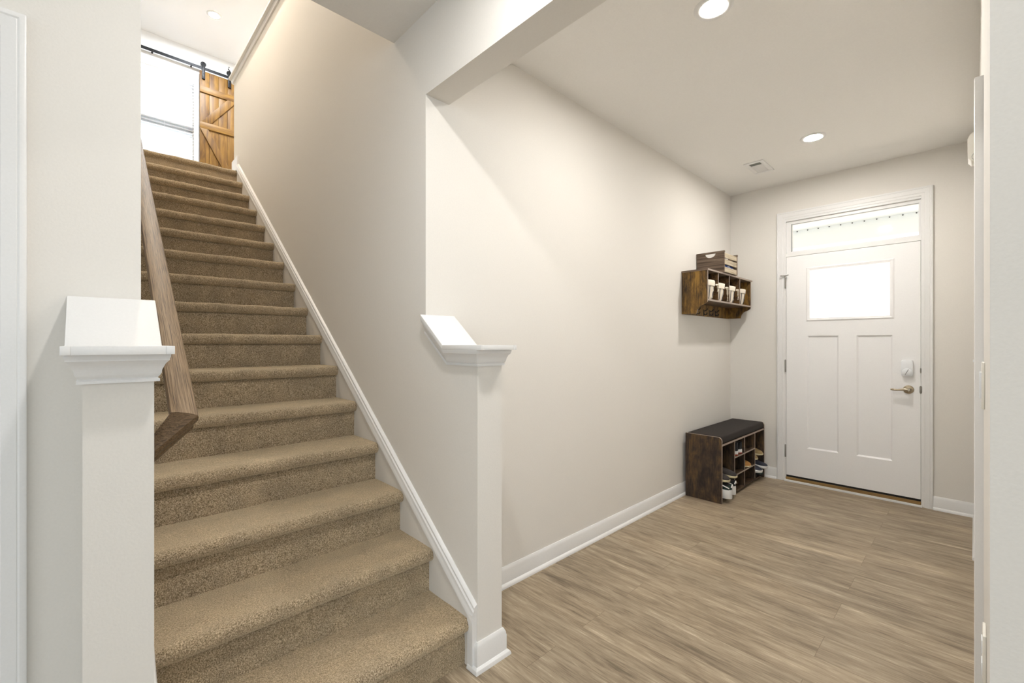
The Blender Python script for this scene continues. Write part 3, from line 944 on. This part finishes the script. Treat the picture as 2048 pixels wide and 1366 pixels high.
for y in (1.185, 1.502):
    mb = MB(); mb.box(BX+0.021, BX+0.045, y-0.018, y+0.018, 5.055, 5.29, 0.002)
    mb.lathe([(0.006, 0.0), (0.006, 0.006)], (BX+0.045, y, 5.085), 'X', 10); mb.lathe([(0.006, 0.0), (0.006, 0.006)], (BX+0.045, y, 5.13), 'X', 10)
    h = part('strap_hanger', mb, BLACKM, t, 30, True)
    mb = MB(); mb.lathe([(0.032, 0.0), (0.035, 0.005), (0.035, 0.018), (0.032, 0.022)], (BX+0.006, y, 5.273), 'X', 12)
    part('roller', mb, BLACKM, h, 40, True)
t = thing('barn_door_track', 'black steel track above the upstairs window and barn door', 'door track', (XW, 0.9, 5.215))
mb = MB(); mb.box(BX+0.012, BX+0.020, -0.30, 1.86, 5.195, 5.235, 0.001); part('flat_bar', mb, BLACKM, t, None, True)
for y in (0.05, 0.62, 1.05, 1.80):
    mb = MB(); mb.lathe([(0.011, XW), (0.011, BX+0.013)], (0, y, 5.215), 'X', 12); mb.lathe([(0.013, BX+0.019), (0.013, BX+0.028)], (0, y, 5.213), 'X', 6)
    part('standoff', mb, BLACKM, t, 40, True)
mb = MB(); mb.tube([(BX+0.016, 1.515, 5.235), (BX+0.018, 1.512, 5.31), (BX+0.02, 1.490, 5.335), (BX+0.02, 1.500, 5.365)], 0.008, 8); part('door_stop', mb, BLACKM, t, 40, True)

# ================================================================== WALL SHELF WITH HOOKS
SY0, SY1, SXB, SXF = 3.619, 4.628, XL+0.002, -1.495
t = thing('wall_shelf', 'rustic brown wall shelf with four cubbies and coat hooks in the foyer corner', 'wall shelf', (XL, (SY0+SY1)/2, 1.52))
def side_prof():
    P = [(SXB, 1.524), (-1.584, 1.524), (-1.581, 1.540), (-1.575, 1.560), (-1.563, 1.577), (-1.546, 1.588), (-1.524, 1.596), (-1.506, 1.606), (-1.497, 1.617), (-1.495, 1.628)]
    P += [(SXF, 1.872), (SXB, 1.872)]
    return P
for y in (SY0, SY1-0.015):
    mb = MB(); mb.prism(side_prof(), 'Y', y, y+0.015)
    o = part('side_panel', mb, [RBROWN, REDGE], t, None, True); face_mat(o, lambda n, c: n.x > 0.9)
mb = MB(); mb.box(SXB, SXF+0.006, SY0-0.006, SY1+0.018, 1.872, 1.886, 0.001)
o = part('top_board', mb, [CRATE, REDGE], t, None, True); face_mat(o, lambda n, c: n.x > 0.9)
mb = MB(); mb.box(SXB, SXF-0.001, SY0+0.015, SY1-0.015, 1.627, 1.641)
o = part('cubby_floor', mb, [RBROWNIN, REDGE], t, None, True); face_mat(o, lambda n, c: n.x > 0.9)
CELLS = [SY0+0.015, 3.842, 4.084, 4.337, SY1-0.015]
for y in CELLS[1:4]:
    mb = MB(); mb.box(SXB, SXF-0.001, y-0.006, y+0.006, 1.641, 1.872)
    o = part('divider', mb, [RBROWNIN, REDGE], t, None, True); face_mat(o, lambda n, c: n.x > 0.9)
mb = MB(); mb.box(SXB, SXB+0.008, SY0+0.015, SY1-0.015, 1.524, 1.872)
part('back_panel', mb, RBROWN, t, None, True)
for y in (3.76, 3.89, 4.04, 4.17, 4.30):
    mb = MB(); X = SXB+0.008
    mb.box(X, X+0.003, y-0.008, y+0.008, 1.532, 1.586, 0.001)
    mb.tube([(X+0.003, y, 1.572), (X+0.016, y, 1.574), (X+0.029, y, 1.582), (X+0.034, y, 1.594)], 0.004, 8)
    mb.tube([(X+0.003, y, 1.545), (X+0.013, y, 1.538), (X+0.023, y, 1.539), (X+0.029, y, 1.548), (X+0.030, y, 1.556)], 0.004, 8)
    part('coat_hook', mb, BLACKM, t, 50, True)

# fabric baskets in the cubbies
def rsq(cx, cy, hx, hy, z, n=28, p=3.2, wob=0.0, seed=0):
    R = []
    for i in range(n):
        a = 2*math.pi*i/n; c_, s_ = math.cos(a), math.sin(a)
        k = (abs(c_)**p+abs(s_)**p)**(-1.0/p)
        w = 1+wob*noise.noise(Vector((c_*2+seed, s_*2, z*30)))
        R.append((cx+hx*k*c_*w, cy+hy*k*s_*w, z))
    return R
BL = ['cream fabric basket in the shelf cubby farthest from the door', 'cream fabric basket with a long hanging ribbon in the second cubby', 'cream fabric basket in the third cubby, between two ribboned baskets and the door side', 'cream fabric basket without ribbon in the cubby nearest the door']
BL[2] = 'cream fabric basket with a ribbon in the third cubby, next to the plain basket'
for i in range(4):
    c0, c1 = CELLS[i]+0.006, CELLS[i+1]-0.006
    wid = (c1-c0)
    cy = c0 + (wid*0.48 if i in (0,) else wid*0.42)
    hw = min(wid*0.45, 0.096) if i == 0 else min(wid*0.39, 0.092)
    if i == 3: cy = c0+wid*0.40
    h = [0.158, 0.150, 0.150, 0.146][i]
    b = thing('fabric_basket', BL[i], 'basket', (-1.580, cy, 1.641), group='fabric baskets in the shelf cubbies')
    rings = []
    for k in range(9):
        u = k/8.0
        s = 0.70+0.28*u**0.5
        rings.append(rsq(0, 0, 0.082*s, hw*s, h*0.98*u+0.001, wob=0.06, seed=i))
    for u, s in ((0.98, 0.93), (0.55, 0.84)):
        rings.append(rsq(0, 0, 0.078*s, hw*s, h*u, wob=0.03, seed=i))
    mb = MB(); mb.loft(rings); part('basket_body', mb, CANVAS, b, 60)
    rings = []
    for z, s in ((h*0.73, 0.95), (h*0.74, 1.01), (h*0.86, 1.025), (h*0.99, 1.02), (h*1.01, 0.99), (h*0.99, 0.94), (h*0.74, 0.93)):
        rings.append(rsq(0, 0, 0.082*s, hw*s, z+0.002*math.sin(i+z*90), wob=0.045, seed=i+5))
    mb = MB(); mb.loft(rings, cap=False); part('folded_cuff', mb, CANVASC, b, 60)
    for dy in (-0.55, 0.30):
        mb = MB(); pts = []
        for k in range(8):
            u = k/7.0; s = 0.70+0.28*(u*0.72)**0.5
            pts.append((0.082*s+0.001, hw*s*dy, h*0.70*u+0.002))
        mb.tube(pts, 0.0028, 6); part('piping', mb, PIPING, b, 60)
    if i < 3:
        mb = MB(); L = [0.055, 0.115, 0.085][i]
        y0 = hw*0.66
        pts = [(0.082, y0, h*0.80), (0.094, y0+0.012, h*0.80-L*0.15), (0.090, y0+0.022, h*0.80-L*0.45), (0.093, y0+0.018, h*0.80-L*0.75), (0.090, y0+0.022, h*0.80-L)]
        mb.tube(pts, [0.006, 0.009, 0.007, 0.008, 0.007], 8, flat=0.35)
        pts = [(0.082, y0, h*0.80), (0.092, y0+0.020, h*0.80+0.004), (0.088, y0+0.036, h*0.80-0.016)]
        mb.tube(pts, [0.006, 0.009, 0.006], 8, flat=0.35)
        mb.tube([(0.082, y0-0.004, h*0.80), (0.095, y0, h*0.80), (0.083, y0+0.008, h*0.80)], 0.007, 8)
        part('ribbon_tie', mb, CANVASC, b, 60)

# wooden crate on the shelf
CX0, CX1, CYa, CYb, CZ = -1.706, -1.470, 3.902, 4.205, 1.886
t = thing('wooden_crate', 'grey brown slatted wooden crate on top of the wall shelf', 'crate', ((CX0+CX1)/2, (CYa+CYb)/2, CZ))
def crate_end(y0, y1):
    mb = MB(); c = (CX0+CX1)/2; top = CZ+0.182
    # outline with a half round hand hole: built from a left part, right part and the strip around the hole
    hz = CZ+0.168; r = 0.045
    arc = [(c+r*math.cos(a), hz-0.75*r*math.sin(a)) for a in [math.pi*k/12 for k in range(13)]]   # from right to left, bulging down
    low = [(CX0, CZ), (CX1, CZ), (CX1, hz)] + arc + [(CX0, hz)]
    mb.prism(low, 'Y', y0, y1)
    mb.box(CX0, CX1, y0, y1, hz, top)
    mb.box(CX0-0.001, CX1+0.002, y0-0.004, y1+0.004, top-0.012, top+0.001, 0.001)
    return mb
for y0, y1 in ((CYa, CYa+0.011), (CYb-0.011, CYb)):
    part('end_panel', crate_end(y0, y1), CRATE, t, None, True)
for x0, x1 in ((CX1-0.012, CX1-0.003), (CX0+0.003, CX0+0.012)):
    for z0, z1 in ((0.004, 0.047), (0.070, 0.112), (0.125, 0.166)):
        mb = MB(); mb.box(x0, x1, CYa+0.011, CYb-0.011, CZ+z0, CZ+z1, 0.001); part('slat', mb, CRATES, t, None, True)
mb = MB(); mb.box(CX0+0.012, CX1-0.012, CYa+0.011, CYb-0.011, CZ+0.003, CZ+0.010); part('base', mb, CRATE, t, None, True)
def cushion_mb(cx, cy, cz, hx, hy, hz, p=4.0, n=24, wob=0.03, seed=0):
    mb = MB(); rings = []
    m = 10
    for k in range(m+1):
        a = -math.pi/2+math.pi*k/m
        s = max(math.cos(a), 0.0)**(0.45)+0.001; z = cz+hz*(1 if a > 0 else -1)*abs(math.sin(a))**0.6
        rings.append([(x, y, z2) for x, y, z2 in rsq(cx, cy, hx*s, hy*s, z, n, p, wob, seed)])
    mb.loft(rings); return mb
o = cushion_mb(0, 0, 0.037, 0.103, 0.135, 0.036, p=8.0, wob=0.01, seed=2).build('folded_cloth', BLUEP, None, 60); o.location = ((CX0+CX1)/2, (CYa+CYb)/2, CZ+0.0105)
tag(o, 'blue patterned cloth folded inside the wooden crate', 'cloth', 'cloths in the crate')
o = cushion_mb(0, 0, 0.024, 0.092, 0.060, 0.023, seed=4).build('folded_cloth', BLACKC, None, 60); o.location = ((CX0+CX1)/2, 4.110, CZ+0.083)
tag(o, 'black cloth lying on the blue patterned one in the crate', 'cloth', 'cloths in the crate')
o = cushion_mb(0, 0, 0.022, 0.092, 0.038, 0.021, seed=8).build('folded_cloth', WHITEC, None, 60); o.location = ((CX0+CX1)/2, 3.975, CZ+0.083)
tag(o, 'white cloth beside the black one in the wooden crate', 'cloth', 'cloths in the crate')

# ================================================================== SHOE BENCH
BX0, BX1, BY0, BY1 = -1.682, -1.388, 3.631, 4.668
t = thing('shoe_bench', 'dark rustic shoe bench with a black padded seat against the foyer wall', 'bench', ((BX0+BX1)/2, (BY0+BY1)/2, 0))
def bside():
    r = 0.030; P = [(BX0, 0.0), (BX1, 0.0), (BX1, 0.527-r)]
    for k in range(1, 7):
        a = math.pi/2*k/6; P.append((BX1-r+r*math.cos(a), 0.527-r+r*math.sin(a)))
    P.append((BX0, 0.527)); return P
for y in (BY0, BY1-0.016):
    mb = MB(); mb.prism(bside(), 'Y', y, y+0.016)
    o = part('side_panel', mb, [RDARK, REDGE], t, None, True); face_mat(o, lambda n, c: n.x > 0.3 or (abs(n.y) < 0.5 and n.z > 0.5))
yi0, yi1 = BY0+0.016, BY1-0.016
mb = MB(); mb.box(BX0, BX1-0.002, yi0, yi1, 0.455, 0.470)
o = part('seat_board', mb, [RDARKIN, REDGE], t, None, True); face_mat(o, lambda n, c: n.x > 0.9)
mb = MB(); mb.box(BX0+0.004, BX1-0.004, yi0+0.002, yi1-0.002, 0.470, 0.531, 0.012, 3)
part('seat_cushion', mb, CUSH, t, 50, True)
mb = MB(); mb.box(BX0, BX1-0.004, yi0, yi1, 0.022, 0.036)
o = part('bottom_board', mb, [RDARKIN, REDGE], t, None, True)
mb = MB(); mb.box(BX0, BX0+0.006, yi0, yi1, 0.036, 0.455); part('back_panel', mb, RDARKIN, t, None, True)
BD = [3.913, 4.146, 4.407]
for y in BD:
    mb = MB(); mb.box(BX0+0.006, BX1-0.002, y-0.006, y+0.006, 0.036, 0.455)
    o = part('divider', mb, [RDARKIN, REDGE], t, None, True); face_mat(o, lambda n, c: n.x > 0.9)
for z in (0.168, 0.318):
    for a, b in ((BD[0], BD[1]), (BD[1], BD[2])):
        mb = MB(); mb.box(BX0+0.006, BX1-0.002, a+0.006, b-0.006, z-0.006, z+0.006)
        o = part('cubby_shelf', mb, [RDARKIN, REDGE], t, None, True); face_mat(o, lambda n, c: n.x > 0.9)
mb = MB(); mb.box(BX0+0.02, BX1-0.035, yi0, yi1, 0.0, 0.022); part('plinth', mb, RDARKIN, t, None, True)

# ---- shoes: heel at the origin, toe towards +x
def shoe(name, label, cat, loc, rz, L=0.27, Wd=0.095, upper=CHAR, sole=SOLEW, sole_h=0.026, ankle=0.085, laces=None, stripe=None, tilt=0.0, group=None, outsole=None):
    t = thing(name, label, cat, loc, rz, 'shoes kept in the bench')
    t.rotation_euler = (0, tilt, rz)
    def halfw(u):
        return Wd/2*(0.66+0.20*math.sin(min(u/0.25, 1)*math.pi/2)-0.06*math.sin(math.pi*min(max((u-0.2)/0.4, 0), 1))+0.20*math.sin(math.pi*min(max((u-0.42)/0.58, 0), 1)*0.62))*(1 if u < 0.8 else math.sqrt(max(1-((u-0.8)/0.203)**2, 0.0)))*(math.sqrt(min(u/0.07, 1)) if u < 0.07 else 1)
    us = [0.002, 0.02, 0.05, 0.10, 0.18, 0.28, 0.4, 0.5, 0.6, 0.7, 0.8, 0.88, 0.94, 0.98, 0.998]
    def outline(z, k=1.0, o=0.0, toe=0.0):
        R = [(u*L*1.0, (halfw(u)+o)*k, z+toe*max(u-0.75, 0)*4) for u in us]
        return R + [(x, -y, zz) for x, y, zz in reversed(R)]
    mb = MB()
    mb.loft([outline(0.0, 0.96, 0, 0.006), outline(0.004, 1.0, 0.003, 0.005), outline(sole_h*0.8, 1.0, 0.004), outline(sole_h, 1.0, 0.001)])
    part('sole', mb, sole, t, 50)
    if outsole is not None:
        mb = MB(); mb.loft([outline(-0.006, 0.94, 0, 0.006), outline(0.0035, 1.0, 0.0042, 0.005)]); part('outsole', mb, outsole, t, 50)
    # upper: cross sections along the length
    def top(u):
        if u < 0.30: return ankle*(1.0-0.10*math.sin(math.pi*u/0.30))
        if u < 0.62: return ankle + (0.058-ankle)*((u-0.30)/0.32)**0.9
        return 0.058-0.026*((u-0.62)/0.38)**1.6
    mb = MB(); rings = []
    for u in [0.012, 0.03, 0.07, 0.13, 0.2, 0.28, 0.36, 0.44, 0.52, 0.6, 0.68, 0.76, 0.84, 0.91, 0.96, 0.985]:
        w = halfw(u)-0.001; h = top(u); R = []
        if u > 0.93: h = sole_h+(h-sole_h)*math.sqrt(max(1-((u-0.93)/0.06)**2, 0.05))
        nn = 14
        for k in range(nn+1):
            a = math.pi*k/nn
            ex = 0.62 if u < 0.35 else 0.75
            yy = w*(1 if math.cos(a) > 0 else -1)*abs(math.cos(a))**ex*(1.0-0.18*math.sin(a)*(1 if u < 0.35 else 0.6))
            R.append((u*L, yy, sole_h-0.004+(h-sole_h+0.004)*math.sin(a)**0.75))
        rings.append(R)
    mb.loft(rings); part('upper', mb, upper, t, 60)
    # foot opening: a dark insert stands in for the shade inside the shoe
    mb = MB(); R = [(L*(0.165+0.125*math.cos(2*math.pi*k/18)), Wd*0.27*math.sin(2*math.pi*k/18)) for k in range(18)]
    mb.loft([[(x, y, top(min(max(x/L, 0.0), 1))-0.006) for x, y in R], [(x, y, top(min(max(x/L, 0), 1))+0.0025) for x, y in R]])
    part('opening_shade', mb, BLACK if upper is not BLACKC else CHAR, t, 60)
    if laces is not None:
        mb = MB()
        for k in range(4):
            u = 0.36+0.065*k; w = halfw(u)*0.45
            mb.tube([(u*L, -w, top(u)-0.004), (u*L+0.006, 0, top(u)+0.0025), (u*L, w, top(u)-0.004)], 0.0026, 6)
        part('laces', mb, laces, t, 60)
    if stripe is not None:
        for s in (-1, 1):
            mb = MB(); pts = []
            for k in range(7):
                u = 0.05+0.45*k/6
                pts.append((u*L, s*(halfw(u)*0.93+0.001), sole_h+0.012+0.022*math.sin(math.pi*k/6)*0.9))
            mb.tube(pts, 0.0045, 6); part('side_stripe', mb, stripe, t, 60)
        mb = MB(); pts = [(0.012*L+0.001-0.004, -0.018, sole_h+0.020), (-0.0005, 0.0, sole_h+0.040), (0.012*L+0.001-0.004, 0.018, sole_h+0.020)]
        mb.tube(pts, 0.005, 6); part('heel_tab', mb, stripe, t, 60)
    return t
FX = BX1           # front plane of the bench
# lower pair, heels outwards
shoe('sneaker', 'dark green and white chunky sneaker at the bottom of the bench nearest the side panel', 'shoe', (FX+0.050, 3.712, 0.0365), math.pi+0.04, 0.275, 0.092, GREENC, SOLEW, 0.072, 0.118, None, WHITEC)
shoe('sneaker', 'black and white chunky sneaker at the bottom of the bench beside the dark green one', 'shoe', (FX+0.034, 3.832, 0.0365), math.pi-0.03, 0.275, 0.088, BLACKC, SOLEW, 0.072, 0.124, None, WHITEC)
# pair lying on top of them, toes outwards
shoe('slip_on_shoe', 'charcoal slip on shoe with cream sole lying over the dark green sneaker', 'shoe', (FX-0.232, 3.712, 0.184), 0.02, 0.262, 0.098, CHAR, SOLEC, 0.022, 0.075, None, None, tilt=0.09)
shoe('slip_on_shoe', 'charcoal slip on shoe with cream sole lying over the black and white sneaker', 'shoe', (FX-0.220, 3.826, 0.193), 0.05, 0.262, 0.094, CHAR, SOLEC, 0.022, 0.075, None, None, tilt=0.09)
# middle column, upper cubby: red soled pair, heels outwards
shoe('sneaker', 'black sneaker with red rubber outsole in the upper left bench cubby, nearer one', 'shoe', (FX-0.004, 3.992, 0.331), math.pi+0.0, 0.262, 0.084, BLACKC, SOLEW, 0.030, 0.105, None, None, outsole=SOLER)
shoe('sneaker', 'black sneaker with red rubber outsole in the upper left bench cubby, farther one', 'shoe', (FX-0.006, 4.088, 0.331), math.pi-0.0, 0.262, 0.084, BLACKC, SOLEW, 0.030, 0.100, None, None, outsole=SOLER)
shoe('sneaker', 'black low sneaker deep in the upper right bench cubby', 'shoe', (FX-0.045, 4.262, 0.325), math.pi, 0.225, 0.088, BLACKC, SOLEC, 0.02, 0.085)
shoe('slipper', 'caramel fleece slipper in the middle right bench cubby', 'slipper', (FX-0.205, 4.262, 0.1745), 0.0, 0.215, 0.090, SLIP, SOLEC, 0.014, 0.065)
o = MB().box(-0.004, 0.0, -0.013, 0.013, 0.0, 0.038, 0.001).build('paper_tag', WHITEC); o.location = (FX-0.05, 3.945, 0.1745)
tag(o, 'small white paper tag standing in the middle left bench cubby', 'tag')
# right tall compartment: navy pair with cream soles below, tan boots on top
shoe('sneaker', 'navy knit sneaker with white sole in the end bench compartment, beside the divider', 'shoe', (FX-0.235, 4.470, 0.118), 0.0, 0.275, 0.098, NAVY, SOLEW, 0.028, 0.082, GREYP, None, tilt=0.12)
shoe('sneaker', 'navy knit sneaker with white sole in the end bench compartment, beside the end panel', 'shoe', (FX-0.225, 4.585, 0.130), 0.02, 0.275, 0.098, NAVY, SOLEW, 0.028, 0.082, GREYP, None, tilt=0.10)
shoe('flat_shoe', 'dark green flat shoe under the navy sneaker by the bench end panel', 'shoe', (FX-0.235, 4.565, 0.0365), 0.0, 0.255, 0.090, GREENC, BLACK, 0.02, 0.060)
shoe('flat_shoe', 'dark flat shoe under the navy sneaker by the last divider', 'shoe', (FX-0.252, 4.468, 0.0365), 0.0, 0.245, 0.086, BLACKC, BLACK, 0.018, 0.056)
shoe('ankle_boot', 'tan suede boot lying on the navy sneakers, near divider', 'boot', (FX-0.262, 4.474, 0.222), 0.0, 0.262, 0.090, TAN, SOLEC, 0.018, 0.085, None, None, tilt=0.10)
shoe('ankle_boot', 'tan suede boot lying on the navy sneakers, by the end panel', 'boot', (FX-0.250, 4.580, 0.236), 0.0, 0.262, 0.092, TAN, SOLEC, 0.018, 0.095, None, None, tilt=0.05)
